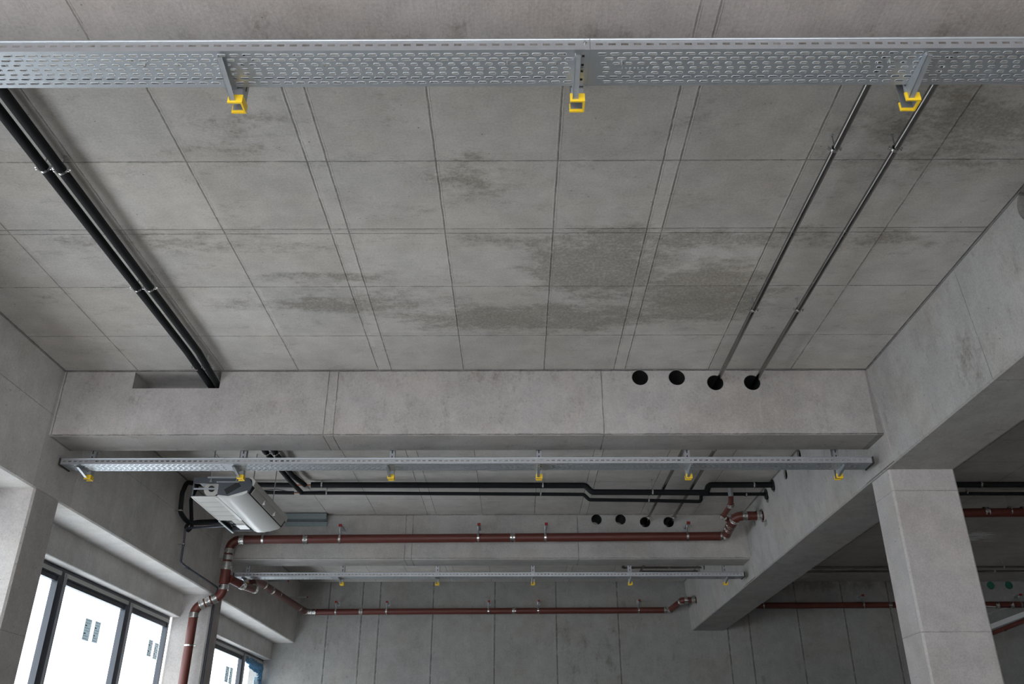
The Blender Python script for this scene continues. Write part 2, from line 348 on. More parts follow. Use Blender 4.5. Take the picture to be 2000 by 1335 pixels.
# left facade: deep spandrel beam, recessed lintel, sill wall
ZS = 3.33; ZL = 2.88
wl = MB().prism([(-7.4, CEIL), (XW, CEIL), (XW, ZS + .02), (XW - .02, ZS), (XI, ZS), (XI, ZL + .012), (XI - .012, ZL), (-7.4, ZL)], 'y', Y0, YB)
struct(wl.build('wall_left', M['wallL'], smooth=False))
struct(MB().box((-7.3, Y0, FLOOR), (-6.9, YB, -.08)).build('wall_sill', M['wallL']))

def beam(i, y0, y1, mat, label, x0=XW, x1=4.94, cuts=()):
    c = .018
    o = MB().prism([(y0, CEIL), (y0, BZ + c), (y0 + c, BZ), (y1 - c, BZ), (y1, BZ + c), (y1, CEIL)], 'x', x0, x1).build('concrete_beam', mat, smooth=False)
    struct(o, label, 'beam')
    if cuts: cut(o, cuts)
    return o
def hole_y(x, z, r, y0, y1): return MB().cyl((x, y0 - .1, z), (x, y1 + .1, z), r, 40)
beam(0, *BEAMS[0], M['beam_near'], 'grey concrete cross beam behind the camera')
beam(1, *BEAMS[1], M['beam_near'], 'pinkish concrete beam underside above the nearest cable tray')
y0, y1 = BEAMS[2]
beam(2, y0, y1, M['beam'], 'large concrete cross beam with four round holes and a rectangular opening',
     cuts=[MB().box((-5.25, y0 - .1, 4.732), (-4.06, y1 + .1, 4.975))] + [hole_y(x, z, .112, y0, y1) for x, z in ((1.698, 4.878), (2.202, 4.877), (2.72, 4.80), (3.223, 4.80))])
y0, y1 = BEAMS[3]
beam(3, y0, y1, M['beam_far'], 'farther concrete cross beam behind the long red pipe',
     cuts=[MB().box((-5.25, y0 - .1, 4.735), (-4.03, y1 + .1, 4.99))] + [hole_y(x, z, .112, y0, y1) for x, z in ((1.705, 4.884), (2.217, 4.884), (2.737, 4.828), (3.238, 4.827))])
MBs = MB().prism([(18.13, 4.735), (18.13, 4.728), (18.75, 4.728), (18.75, 4.735)], 'x', -5.25, -4.03)

# longitudinal girder on the right, slight draft on its side
GZ = 3.65
def gx(z): return 4.82 + (CEIL - z) / (CEIL - GZ) * .10
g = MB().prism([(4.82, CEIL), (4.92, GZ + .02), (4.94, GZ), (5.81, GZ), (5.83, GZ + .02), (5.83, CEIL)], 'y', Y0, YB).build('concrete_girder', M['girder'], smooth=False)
struct(g, 'deep concrete girder running back along the right side', 'beam')
GH = [(15.731, 4.86, .10), (16.233, 4.80, .10), (14.924, 4.847, .10), (14.046, 4.907, .09), (16.786, 4.60, .135), (6.70, 4.83, .17), (24.158, 4.285, .125), (23.102, 4.87, .1), (22.524, 4.84, .1), (23.6, 4.9, .09)]
cut(g, [MB().cyl((4.4, y, z), (6.2, y, z), r, 36) for y, z, r in GH] + [MB().box((4.7, 17.32, 4.54), (5.0, 17.50, 4.65)), MB().box((4.7, 16.55, 4.36), (5.0, 16.75, 4.47))])
# pier where the cross beams meet the girder
for (a, b) in BEAMS[2:]:
    struct(MB().prism([(4.806, CEIL), (4.905, GZ + .012), (4.95, GZ + .012), (4.95, CEIL)], 'y', a - .05, b + .33).build('trim_%d' % (1 if a < 12 else 2), M['girder'], smooth=False))
def column(x0, x1, y0, y1, z1, label, mat=None, c=.025):
    o = MB().prism([(x0 + c, y0), (x1 - c, y0), (x1, y0 + c), (x1, y1 - c), (x1 - c, y1), (x0 + c, y1), (x0, y1 - c), (x0, y0 + c)], 'z', FLOOR, z1).build('concrete_column', mat or M['column'], smooth=False)
    struct(o, label, 'column'); return o
column(4.955, 5.83, 11.05, 11.66, GZ, 'large square concrete column under the girder on the right')
column(4.955, 5.83, -3.9, -3.3, GZ, 'square concrete column under the girder behind the camera')
column(-7.0, XW, 10.79, 11.44, ZS, 'pale concrete column at the left edge beside the first window')
column(-7.0, XW, 18.10, 18.72, ZS, 'concrete column behind the red downpipe between the windows')
column(-7.0, XW, 3.44, 4.05, ZS, 'concrete column on the window side near the camera')
column(-7.0, XW, -3.9, -3.3, ZS, 'concrete column on the window side behind the camera')
# dark plastic sleeves lining the round holes
for bi, hs, nm in ((2, ((1.698, 4.878), (2.202, 4.877), (2.72, 4.80), (3.223, 4.80)), 'large beam'), (3, ((1.705, 4.884), (2.217, 4.884), (2.737, 4.828), (3.238, 4.827)), 'farther beam')):
    for i, (x, z) in enumerate(hs):
        a, b = BEAMS[bi]
        tag(MB().ring((x, (a + b) / 2, z), (0, 1, 0), .1085, .1115, (b - a) / 2 - .004, 40).build('pipe_sleeve', M['slotdark']), 'dark plastic sleeve lining the %s round hole in the %s' % (('leftmost', 'second', 'third', 'rightmost')[i], nm), 'sleeve', 'sleeves in the ' + nm)
for y, z, r, nm in ((14.924, 4.847, .10, 'second hole behind the cable tray'), (14.046, 4.907, .09, 'hole just above the cable tray'), (22.524, 4.84, .1, 'hole above the farthest cable tray')):
    tag(MB().ring((5.33, y, z), (1, 0, 0), r - .004, r - .001, .47, 32).build('pipe_sleeve', M['slotdark']), 'dark plastic sleeve in the right girder, ' + nm, 'sleeve', 'sleeves in the girder')
# ------------------------------------------------------------------ windows
XF = -7.03
def window(n, y0, y1, mull, label, tapes=True):
    """anthracite frame with mullions, top rail, panes"""
    zt = ZL; zb = .0
    root = MB().box((XF - .10, y0, zt - .13), (XF, y1, zt)).build('window_%d' % n, M['frame']); root['kind'] = 'structure'
    edges = [y0] + mull + [y1]
    for y in mull:
        MB().box((XF - .10, y - .11, zb), (XF + .0, y + .11, zt - .13)).build('mullion', M['frame'], root)
        MB().box((XF + .0, y + .06, zb), (XF + .03, y + .105, zt - .07)).build('mullion_cover', M['galvd'], root)
    for y, s in ((y0, 1), (y1, -1)):
        MB().box((XF - .10, min(y, y + s * .07), zb), (XF, max(y, y + s * .07), zt - .13)).build('jamb', M['frame'], root)
    MB().box((XF - .10, y0, zb - .08), (XF, y1, zb)).build('sill_rail', M['frame'], root)
    for a, b in zip(edges[:-1], edges[1:]):
        a2 = a + (.09 if a != y0 else .07); b2 = b - (.09 if b != y1 else .07)
        MB().box((XF - .062, a2, zb), (XF - .055, b2, zt - .21)).build('pane', M['glass'], root)
        MB().box((XF - .085, a2, zt - .21), (XF - .02, b2, zt - .13)).build('sash_rail', M['frame'], root)
        if tapes:
            MB().box((XF + .0, a2 - .04, zt - .115), (XF + .012, b2 + .03, zt - .055)).build('sealing_strip', M['tape'], root)
    return root
window(1, 11.44, 18.10, [13.52, 16.08], '')
window(2, 18.72, YB, [20.9, 23.42], '')
window(3, 4.05, 10.79, [6.3, 8.6], '', False)
window(4, -3.3, 3.44, [-1.1, 1.2], '', False)
# zinc lining in the far beam opening
tag(MB().box((-4.92, 17.95, 4.86), (-4.03, 18.12, 4.98)).box((-4.92, 18.08, 4.74), (-4.03, 18.12, 4.83)).build('duct_lining', M['galvstrip'], smooth=False),
    'grey sheet metal lining at the opening beside the ceiling unit', 'lining')

# ================================================================== CABLE TRAYS
PIT = .0738
def slot_cells(x0, x1, ya, yb, z, mb, skip=None):
    """embossed slotted sheet seen from below; seven rows of slots, holes are real"""
    rows = [(.028, 0), (.028, .6), (.022, .20), (.022, .46), (.022, .44), (.028, .14), (.028, .62)]
    m = .016; h = (yb - ya - 2 * m) / 7
    ys = [ya] + [ya + m + i * h for i in range(8)] + [yb]
    mb.add([(x0, ya, z), (x1, ya, z), (x1, ys[1], z), (x0, ys[1], z)], [(0, 1, 2, 3)])
    mb.add([(x0, ys[8], z), (x1, ys[8], z), (x1, yb, z), (x0, yb, z)], [(0, 1, 2, 3)])
    K = 12; mg = .035
    for r, (hl, off) in enumerate(rows):
        y0 = ys[1 + r]; y1 = y0 + h; yc = (y0 + y1) / 2
        n = int((x1 - x0 - 2 * mg) / PIT) - 1; sx = x0 + mg + PIT * (.5 + (off % 1) * 1.0) - PIT / 2
        mb.add([(x0, y0, z), (sx, y0, z), (sx, y1, z), (x0, y1, z)], [(0, 1, 2, 3)])
        ex = sx + n * PIT
        mb.add([(ex, y0, z), (x1, y0, z), (x1, y1, z), (ex, y1, z)], [(0, 1, 2, 3)])
        for i in range(n):
            if skip and r in (3,) and skip[0] < sx + (i + .5) * PIT < skip[1]:
                a = sx + i * PIT; mb.add([(a, y0, z), (a + PIT, y0, z), (a + PIT, y1, z), (a, y1, z)], [(0, 1, 2, 3)]); continue
            a = sx + i * PIT; cx = a + PIT / 2; hx = PIT / 2; hy = h / 2
            vs = []
            for k in range(K):
                t = 2 * math.pi * (k + .5) / K; c, s_ = math.cos(t), math.sin(t)
                q = min(hx / max(abs(c), 1e-6), hy / max(abs(s_), 1e-6)) if k not in (1, 4, 7, 10) else None
                if q is None: vs.append((cx + hx * (1 if c > 0 else -1), yc + hy * (1 if s_ > 0 else -1), z))
                else: vs.append((cx + max(-hx, min(hx, c * q)), yc + max(-hy, min(hy, s_ * q)), z))
            for (rr, el, zz) in ((.0115, hl, z), (.0090, hl - .002, z - .0024), (.0056, hl - .005, z - .0006)):
                for k in range(K):
                    t = 2 * math.pi * (k + .5) / K; c, s_ = math.cos(t), math.sin(t)
                    st = (el - rr) * (1 if c > 0 else -1)
                    vs.append((cx + st + c * rr, yc + s_ * rr, zz))
            fs = [(j * K + k, j * K + (k + 1) % K, (j + 1) * K + (k + 1) % K, (j + 1) * K + k) for j in range(3) for k in range(K)]
            mb.add(vs, fs)
def side_cells(x0, x1, y, z0, z1, mb):
    """upright flange with one row of slots and a rolled lip"""
    zs = z0 + (z1 - z0) * .56; hh = .0075; hl = .021
    mb.add([(x0, y, z0), (x1, y, z0), (x1, y, zs - hh), (x0, y, zs - hh)], [(0, 1, 2, 3)])
    mb.add([(x0, y, zs + hh), (x1, y, zs + hh), (x1, y, z1), (x0, y, z1)], [(0, 1, 2, 3)])
    n = int((x1 - x0 - .04) / PIT); a = x0 + .02; p = x0
    for i in range(n + 1):
        s0 = a + i * PIT + .012
        e = s0 if i < n else x1
        if e > x1: e = x1
        mb.add([(p, y, zs - hh), (e, y, zs - hh), (e, y, zs + hh), (p, y, zs + hh)], [(0, 1, 2, 3)])
        p = s0 + 2 * hl
        if p >= x1: break
def tray(xa, xb, Y, Z, joints, label, W=.295, H=.085):
    t = thing('cable_tray', label, 'cable tray', ((xa + xb) / 2, Y, Z), None)
    xs = [xa] + joints + [xb]
    for a, b in zip(xs[:-1], xs[1:]):
        a += .0015; b -= .0015
        mb = MB(); slot_cells(a, b, Y, Y + W, Z, mb, (at(1207, 134, 'z', TZ).x, at(1257, 134, 'z', TZ).x) if Y < 5 else None)
        s_ = mb.build('tray_base', M['galv'], t, smooth=False)
        mb = MB(); side_cells(a, b, Y, Z, Z + H - .012, mb); mb.build('side_rail', M['galvd'], t, smooth=False)
        mb = MB(); side_cells(a, b, Y + W, Z, Z + H - .012, mb); mb.build('side_rail', M['galvd'], t, smooth=False)
        MB().tube([(a, Y + .001, Z + H - .008), (b, Y + .001, Z + H - .008)], .0105, 12).build('rolled_lip', M['galv'], t)
        MB().tube([(a, Y + W - .001, Z + H - .008), (b, Y + W - .001, Z + H - .008)], .0105, 12).build('rolled_lip', M['galv'], t)
    for j in joints:
        MB().box((j - .10, Y + .003, Z + .0015), (j + .10, Y + W - .003, Z + .003)).build('joint_plate', M['galvd'], t)
        for k, yy in enumerate((.05, .12, .17, .24)): MB().box((j - .045, Y + yy - .008, Z - .002), (j - .03, Y + yy + .008, Z + .001)).build('square_lug', M['slotdark'], t)
        for (bx, by, bz, ax) in ((j - .035, Y + .145, Z - .006, 'z'), (j - .03, Y - .006, Z + .045, 'y')):
            c = Vector((bx, by, bz)); d = Vector((0, 0, 1)) if ax == 'z' else Vector((0, 1, 0))
            MB().cyl(c - d * .004, c + d * .008, .011, 8).cyl(c - d * .012, c, .005, 8).build('bolt', M['zinc'], t)
    return t
def tray_bolts(t, Y, Z, xs):
    for x in xs:
        MB().cyl((x, Y + .105, Z - .008), (x, Y + .105, Z + .002), .010, 8).cyl((x, Y + .105, Z - .018), (x, Y + .105, Z - .008), .005, 8).build('bolt', M['zinc'], t)
TZ = 3.765
T = [(3.71, TZ), (11.12, TZ), (18.475, TZ)]
t1 = tray(-6.0, 6.6 - 1.78, T[0][0], TZ, [at(1153, 97, 'y', T[0][0]).x], 'perforated steel cable tray nearest the camera, across the top of the photo')
tray_bolts(t1, T[0][0], TZ, [at(u, 126, 'y', T[0][0]).x for u in (263, 328, 624, 991, 1088, 1221, 1702, 1760)])
x2 = [at(u, 900, 'y', T[1][0]).x for u in (118, 437, 1062, 1703)]
t2 = tray(x2[0], min(x2[3], 4.80), T[1][0], TZ, x2[1:3], 'perforated steel cable tray just below the large beam with the round holes')
tray_bolts(t2, T[1][0], TZ, [at(u, 905, 'y', T[1][0]).x for u in (525, 683, 1138, 1268)])
x3 = [at(u, 1120, 'y', T[2][0]).x for u in (457, 650, 1046, 1455)]
t3 = tray(x3[0], 4.80, T[2][0], TZ, x3[1:3], 'farthest perforated steel cable tray, behind the farther beam')
for t, (Y, Z), xl in ((t2, T[1], x2[0]), (t3, T[2], x3[0])):
    for x in (xl - .012, 4.80):
        if x > 4 and t is t3: x = 4.80
        MB().tube([(x + .006, Y - .004, Z + .085), (x + .006, Y - .004, Z - .004), (x + .006, Y + .29, Z - .004)], .012, 8).build('edge_guard', M['slotdark'], t)
# maker's name embossed in the nearest tray
fc = bpy.data.curves.new('embossed_lettering', 'FONT'); fc.body = 'legrand'; fc.size = .036; fc.extrude = .0028; fc.space_character = 1.5; fc.bevel_depth = .0006
fo = bpy.data.objects.new('tmp', fc); COL.objects.link(fo)
dg = bpy.context.evaluated_depsgraph_get(); me = bpy.data.meshes.new_from_object(fo.evaluated_get(dg)); bpy.data.objects.remove(fo)
p = at(1214, 136, 'z', TZ)
me.transform(Matrix.Translation((p.x, p.y + .0, TZ - .001)) @ Matrix.Rotation(math.pi, 4, 'X'))
fo = bpy.data.objects.new('embossed_lettering', me); me.materials.append(M['galv']); COL.objects.link(fo); fo.parent = t1; me.transform(Matrix.Translation(-t1.location))

# brackets: slotted ceiling post, cantilever arm, yellow end cap
def cprofile(x0, x1, y0, y1, t):                 # channel open towards -x
    return [(x0, y0), (x1, y0), (x1, y1), (x0, y1), (x0, y1 - t), (x1 - t, y1 - t), (x1 - t, y0 + t), (x0, y0 + t)]
def bracket(x, Y, Z, label, group):
    yp = Y + .30 + .015; zb = Z - .10
    t = thing('tray_bracket', label, 'bracket', (x, yp + .04, zb), group)
    po = MB().prism(cprofile(x - .038, x + .038, yp, yp + .08, .005), 'z', zb + .006, CEIL)
    mb = MB()
    for k in range(16):
        z = zb + .12 + k * .078
        mb.box((x - .007, yp - .001, z), (x + .007, yp + .002, z + .045))
        mb.box((x + .0365, yp + .034, z), (x + .039, yp + .046, z + .045))
    build_multi('post', [(po, M['galvd']), (mb, M['slotdark'])], t)
    MB().prism(cprofile(x - .045, x + .045, yp - .010, yp + .090, .011), 'z', zb - .012, zb + .050).build('end_cap', M['yellow'], t, smooth=False)
    MB().box((x - .036, yp - .008, zb + .02), (x + .036, yp - .0005, zb + .16)).build('fixing_plate', M['galvd'], t)
    a0, a1 = x - .030, x - .025
    arm = MB().prism([(Y + .015, Z - .012), (Y + .015, Z - .040), (yp - .008, Z - .098), (yp - .008, Z - .003), (Y + .05, Z - .003)], 'x', a0, a1)
    arm.add([(a0, Y + .015, Z - .040), (a0 + .034, Y + .015, Z - .040), (a0 + .034, yp - .008, Z - .098), (a0, yp - .008, Z - .098),
             (a0, Y + .015, Z - .036), (a0 + .034, Y + .015, Z - .036), (a0 + .034, yp - .008, Z - .094), (a0, yp - .008, Z - .094)],
            [(0, 3, 2, 1), (4, 5, 6, 7), (0, 1, 5, 4), (1, 2, 6, 5), (2, 3, 7, 6), (3, 0, 4, 7)])
    arm.box((a0, Y + .04, Z - .006), (a0 + .034, yp - .008, Z - .002))
    arm.build('cantilever_arm', M['galv'], t, smooth=False)
    MB().cyl((a1 - .002, yp - .045, Z - .055), (a1 + .012, yp - .045, Z - .055), .020, 8).cyl((a1 + .01, yp - .045, Z - .055), (a1 + .024, yp - .045, Z - .055), .009, 8).build('bolt', M['zinc'], t)
    return t
nb = bracket(at(465, 200, 'y', 4.07).x, *T[0], '', 'brackets of the nearest cable tray')
def put(first, i, k, u, v, lab, grp):
    Y, Z = T[k]; x = at(u, v, 'y', Y + .355).x
    if i == 0 and k == 0: nb['label'] = lab; nb['group'] = grp; return nb
    c = copy_thing(nb, (x, Y + .355, Z - .10), lab); c['group'] = grp; return c
place = ['leftmost', 'second from the left', 'third from the left', 'fourth from the left', 'fifth from the left', 'rightmost']
for k, (us, v, where) in enumerate((((465, 1127, 1778), 203, 'the nearest cable tray'), ((174, 471, 764, 1053, 1345, 1638), 931, 'the tray under the large beam'), ((482, 668, 854, 1041, 1231, 1417), 1137, 'the farthest tray'))):
    for i, u in enumerate(us):
        pl = place[i] if len(us) == 6 else ('leftmost', 'middle', 'rightmost')[i]
        put(nb, i, k, u, v, 'steel bracket with yellow cap, %s on %s' % (pl, where), 'brackets of ' + where)

# ================================================================== PIPES
def place_word(i, n):
    if n == 2: return ('left', 'right')[i]
    return 'leftmost' if i == 0 else 'rightmost' if i == n - 1 else '%s from the left' % ORD[i]
def coupling(mb, c, d, r, h=.05):
    c = Vector(c); d = Vector(d).normalized()
    mb.ring(c, d, r * 1.0, r * 1.05, h, 24)
    for s_ in (-1, 1): mb.ring(c + d * h * .72 * s_, d, r * 1.04, r * 1.13, h * .2, 24)
    u = d.cross(Vector((0, 0, 1))); u = u.normalized() if u.length > .2 else Vector((0, -1, 0))
    if u.y > 0: u = -u
    p = c + u * r * 1.12
    mb.cyl(p - d * h * .8, p + d * h * .8, .010, 8); mb.cyl(p + Vector((0, 0, -.03)), p + Vector((0, 0, .03)), .012, 8)
def pipe_line(t, pts, r, mat, er=.16, coup=True, name='pipe_section', joints=(), cm=None):
    """straight sections, elbows and couplings, each a part of its own"""
    pts = [Vector(p) for p in pts]; last = pts[0]; cm = cm or M['zinc']
    for i in range(1, len(pts) - 1):
        a, b, c = pts[i - 1], pts[i], pts[i + 1]; ang = (a - b).angle(c - b)
        tt = min(er / math.tan(ang / 2), (a - b).length * .48, (c - b).length * .48)
        p0 = b + (a - b).normalized() * tt; p1 = b + (c - b).normalized() * tt
        if (p0 - last).length > .01: MB().tube([last, p0], r, 24).build(name, mat, t)
        arc = [p0 * (1 - q) ** 2 + b * 2 * q * (1 - q) + p1 * q * q for q in [k / 9 for k in range(10)]]
        MB().tube(arc, r * 1.015, 24).build('elbow', mat, t)
        if coup:
            for p, d in ((p0, a - b), (p1, c - b)):
                m_ = MB(); coupling(m_, p, d, r); m_.build('coupling', cm, t)
        last = p1
    MB().tube([last, pts[-1]], r, 24).build(name, mat, t)
    for p, d in joints:
        m_ = MB(); coupling(m_, p, d, r); m_.build('coupling', cm, t)
def rod_clamp(c, d, r, label, group, top=CEIL, mat=None):
    c = Vector(c); d = Vector(d).normalized(); mat = mat or M['zinc']
    t = thing('pipe_clamp', label, 'pipe clamp', c, group)
    m_ = MB().ring(c, d, r * .99, r * 1.16 + .002, .013, 22)
    sd = d.cross(Vector((0, 0, 1))).normalized()
    m_.build('clamp_ring', mat, t)
    for s_ in (-1, 1):
        p = c + sd * s_ * (r * 1.16 + .014)
        MB().box((-.014, -.012, -.004), (.014, .012, .004), Matrix.Rotation(0, 3, 'Z'), p).cyl(p + Vector((0, 0, -.022)), p + Vector((0, 0, .022)), .0065, 8).build('clamp_screw', mat, t)
    MB().cyl(c + Vector((0, 0, r)), (c.x, c.y, top), .0065, 8).cyl((c.x, c.y, top - .012), (c.x, c.y, top), .016, 10).build('hanger_rod', M['galvd'], t)
    return t
def rail_clamp(c, r, wall_y, label, group, zr=None, off=.0):
    """slotted rail standing out from the concrete with a red cap, twisted strap down to the pipe ring"""
    c = Vector(c); zr = zr or c.z + .22; yf = c.y - .17
    t = thing('rail_bracket', label, 'pipe bracket', (c.x, wall_y, zr), group)
    MB().ring(c, (1, 0, 0), r * .99, r * 1.12, .022, 24).build('clamp_ring', M['zinc'], t)
    MB().prism(cprofile(c.x + off - .02, c.x + off + .02, zr, zr + .035, .004), 'y', yf, wall_y - .002).build('rail', M['galvd'], t, smooth=False) if False else \
        MB().box((c.x + off - .024, yf, zr), (c.x + off + .024, wall_y - .001, zr + .036)).build('rail', M['galvd'], t, smooth=False)
    MB().box((c.x + off - .032, yf - .03, zr - .008), (c.x + off + .032, yf + .004, zr + .044)).build('rail_cap', M['redcap'], t, smooth=False)
    MB().box((c.x + off - .045, wall_y - .012, zr - .04), (c.x + off + .045, wall_y, zr + .08)).build('wall_plate', M['galvd'], t, smooth=False)
    m_ = MB().tube(fillet([(c.x, c.y, c.z + r), (c.x, c.y - .02, c.z + r + .03), (c.x + off * 1.0 - .02, c.y - .08, zr - .05), (c.x + off - .02, c.y - .09, zr)], .03, 4), .019, 8)
    m_.cyl((c.x + off, c.y - .09, zr - .02), (c.x + off, c.y - .09, zr + .004), .014, 6)
    m_.build('strap', M['galvd'], t)
    return t

# ---- pair of black insulated pipes along the ceiling, upper left
BY = 15.73; BY2 = 16.233
pb = [at(418, 752, 'y', 10.787), at(408, 716, 'z', 4.85)]
ia = thing('insulated_pipe', 'black insulated ceiling pipe, left one of the pair at the upper left', 'pipe', (-4.21, 4.05, 4.85))
MB().tube(fillet([(-4.212, 4.03, 4.85), (-4.212, 9.9, 4.85), (-4.25, 11.6, 4.82), (-4.20, 13.6, 4.85), (-4.19, 15.45, 4.885), (-4.16, BY2 - .05, 4.90)], .5), .044, 18).build('foam_sleeve', M['black'], ia)
ib = thing('insulated_pipe', 'black insulated ceiling pipe, right one of the pair at the upper left', 'pipe', (-4.07, 4.05, 4.85))
MB().tube(fillet([(-4.068, 4.03, 4.85), (-4.068, 9.9, 4.85), (-4.122, 10.9, 4.82), (-4.11, 11.7, 4.83), (-4.05, 13.6, 4.85), (-4.06, 15.0, 4.86), (-3.98, BY - .06, 4.89)], .5), .044, 18).build('foam_sleeve', M['black'], ib)
g = 'clamps of the black ceiling pipe pair'
for k, (pts, side) in enumerate((([(86, 328), (266, 562), (390, 716)], 'left'), ([(120, 332), (290, 562), (408, 715)], 'right'))):
    for j, (u, v) in enumerate(pts):
        p = at(u, v, 'z', 4.845); x = (-4.212, -4.068)[k] if j < 2 else (-4.23, -4.10)[k]
        rod_clamp((x, p.y, 4.85), (0, 1, 0), .044, 'clamp on the %s black ceiling pipe, %s' % (side, ('nearest the camera', 'middle of the three before the large beam', 'right before the large beam')[j]), g)
for k, x in enumerate((-4.20, -4.05)):
    rod_clamp((x, 13.75, 4.852), (0, 1, 0), .044, 'clamp on the %s black ceiling pipe, just past the second cable tray' % ('left', 'right')[k], g)

# ---- black pipes crossing the second bay
def pix(lst, Y): return [at(u, v, 'y', Y) for u, v in lst]
up = pix([(608, 946.5), (1143, 947.5), (1156, 960.5), (1381, 961.5), (1383, 946.5), (1513, 946.5)], BY); up[-1].x = 5.9; up[-1].z = up[-2].z
ic = thing('insulated_pipe', 'thick black insulated pipe crossing the second bay with two offset bends', 'pipe', up[0])
MB().tube(fillet(up, .10), .054, 20).build('foam_sleeve', M['black'], ic)
MB().cyl((4.812, BY, up[-1].z), (4.85, BY, up[-1].z), .104, 32).build('hole_disc', M['slotdark'], ic)  # black disc filling the girder hole around the pipe
p0 = at(574, 947, 'y', BY); MB().tube([p0, up[0]], .014, 10).build('bare_copper', M['copper'], ic)
lf = pix([(500, 944), (574, 946)], BY); lf[0].x = -5.9
MB().tube(fillet([at(385, 944.5, 'y', BY), at(574, 947, 'y', BY)], .1), .046, 18).build('foam_sleeve', M['black'], ic)
lo = pix([(586, 962.5), (690, 962.5), (1140, 965), (1151, 975.5), (1250, 976.5), (1369, 979), (1369.5, 964.5), (1500, 966)], BY2); lo[-1].x = 5.9; lo[-1].z = lo[-2].z
idd = thing('insulated_pipe', 'thin black insulated pipe running just below the thick one in the second bay', 'pipe', lo[0])
MB().tube(fillet(lo, .07), .034, 18).build('foam_sleeve', M['black'], idd)
MB().cyl((4.812, BY2, lo[-1].z), (4.85, BY2, lo[-1].z), .104, 32).build('hole_disc', M['slotdark'], idd)  # same black disc for the thinner pipe
MB().tube([at(570, 962, 'y', BY2), lo[0]], .009, 10).build('bare_copper', M['copper'], idd)
MB().tube([at(450, 960, 'y', BY2), at(574, 962, 'y', BY2)], .036, 16).build('foam_sleeve', M['black'], idd)
MB().tube(fillet([at(515, 957, 'y', BY2 - .02), at(540, 955, 'y', BY2 - .02), at(575, 961, 'y', BY2 - .02), at(600, 959, 'y', BY2 - .02), at(636, 958, 'y', BY2 - .02)], .1), .008, 8).build('cable', M['blackpl'], idd)
for lst, Y, r, nm in (([(629, 946), (1060, 948), (1274, 961), (1472, 947)], BY, .054, 'thick'), ([(638, 962), (1056, 964), (1267, 977), (1457, 966)], BY2, .034, 'thin')):
    for j, (u, v) in enumerate(lst):
        rod_clamp(at(u, v, 'y', Y), (1, 0, 0), r, 'silver clamp on the %s black cross pipe, %s' % (nm, place_word(j, 4)), 'clamps of the black cross pipes')

# ---- grey steel pipes along the ceiling, upper right
gp = []
for k, x in enumerate((2.762, 3.286)):
    t = thing('steel_pipe', 'bare grey steel pipe along the ceiling, %s one of the pair at the right' % ('left', 'right')[k], 'pipe', (x, 4.05, 4.85))
    MB().tube([(x + .01, 4.03, 4.855), (x, 9.5, 4.848), (x - .005, 10.8, 4.835), (x, 13.2, 4.83), (x, 18.9, 4.84), (x, 22.70 + .5 * k, 4.86)], .029, 18).build('pipe_section', M['steelpipe'], t)
    if k == 0:
        MB().tube(fillet([(x, 22.60, 4.86), (x, 22.78, 4.865), (x + .3, 22.78, 4.865)], .08), .031, 14).build('elbow', M['steelpipe'], t)
        MB().tube([(x + .3, 22.78, 4.865), (5.9, 22.78, 4.865)], .027, 14).build('pipe_section', M['steelpipe'], t)
    else: MB().tube(fillet([(x, 23.1, 4.86), (x, 23.3, 4.87), (5.9, 23.3, 4.87)], .08), .027, 14).build('pipe_section', M['steelpipe'], t)
    MB().ring((x, 13.05, 4.83), (0, 1, 0), .028, .035, .035).ring((x, 13.35 + .2 * k, 4.83), (0, 1, 0), .028, .035, .02).build('press_fitting', M['zinc'], t)
    gp.append(t)
    for j, y in enumerate((at(1632, 290, 'z', 4.85).y, at(1473, 604, 'z', 4.85).y, 14.45, 17.75)):
        rod_clamp((x, y, 4.85 if y < 10 else 4.835), (0, 1, 0), .029, 'clamp on the %s grey steel pipe, %s' % (('left', 'right')[k], ('nearest the camera', 'halfway to the large beam', 'past the second cable tray', 'at the round hole of the farther beam')[j]), 'clamps of the grey steel pipes')

# ---- long red brown drain pipe in front of the farther beam
R = .088; YM = 17.85
a = at(457, 1053.5, 'y', YM); b = at(1404, 1046.5, 'y', YM)
dp = thing('drain_pipe', 'long red-brown drain pipe along the farther beam, dropping down beside the window', 'drain pipe', (a.x, YM, a.z), None)
V = lambda u, v, Y=YM: at(u, v, 'y', Y)
xd = -5.955
pm = [V(452, 1053.5), ]
top = Vector((xd, YM, a.z))
s1 = Vector((xd, YM, 3.27)); s2 = Vector((-6.47, YM, 3.03)); bot = Vector((-6.47, YM, FLOOR + .02))
jo = [(V(u, v), (1, 0, 0)) for u, v in ((597, 1053), (1001, 1049))]
pipe_line(dp, [b, top, s1, s2, bot], R, M['redpipe'], er=.24, joints=jo + [((xd, YM, 4.02), (0, 0, 1)), ((xd, YM, 3.88), (0, 0, 1)), ((s1 + s2) / 2, s2 - s1)])
MB().tube([(xd, YM, 3.86), (xd, YM, 3.5)], .103, 24).build('pipe_section', M['redpipe'], dp)
m_ = MB(); coupling(m_, (xd, YM, 3.82), (0, 0, 1), .103); m_.build('coupling', M['zinc'], dp)
# right end: two bends up and into the girder
e1 = Vector((4.45, YM - .02, b.z + .01)); e2 = Vector((4.62, 16.95, 4.60)); e3 = Vector((5.9, 16.79, 4.62))
pipe_line(dp, [b, Vector((4.34, YM, b.z)), Vector((4.36, 16.83, 4.60)), Vector((5.9, 16.786, 4.61))], R, M['redpipe'], er=.16,
          joints=[((4.345, 17.45, 4.52), (0, -1, .15)), ((4.35, 17.28, 4.545), (0, -1, .15)), ((4.79, 16.80, 4.605), (1, 0, 0))])
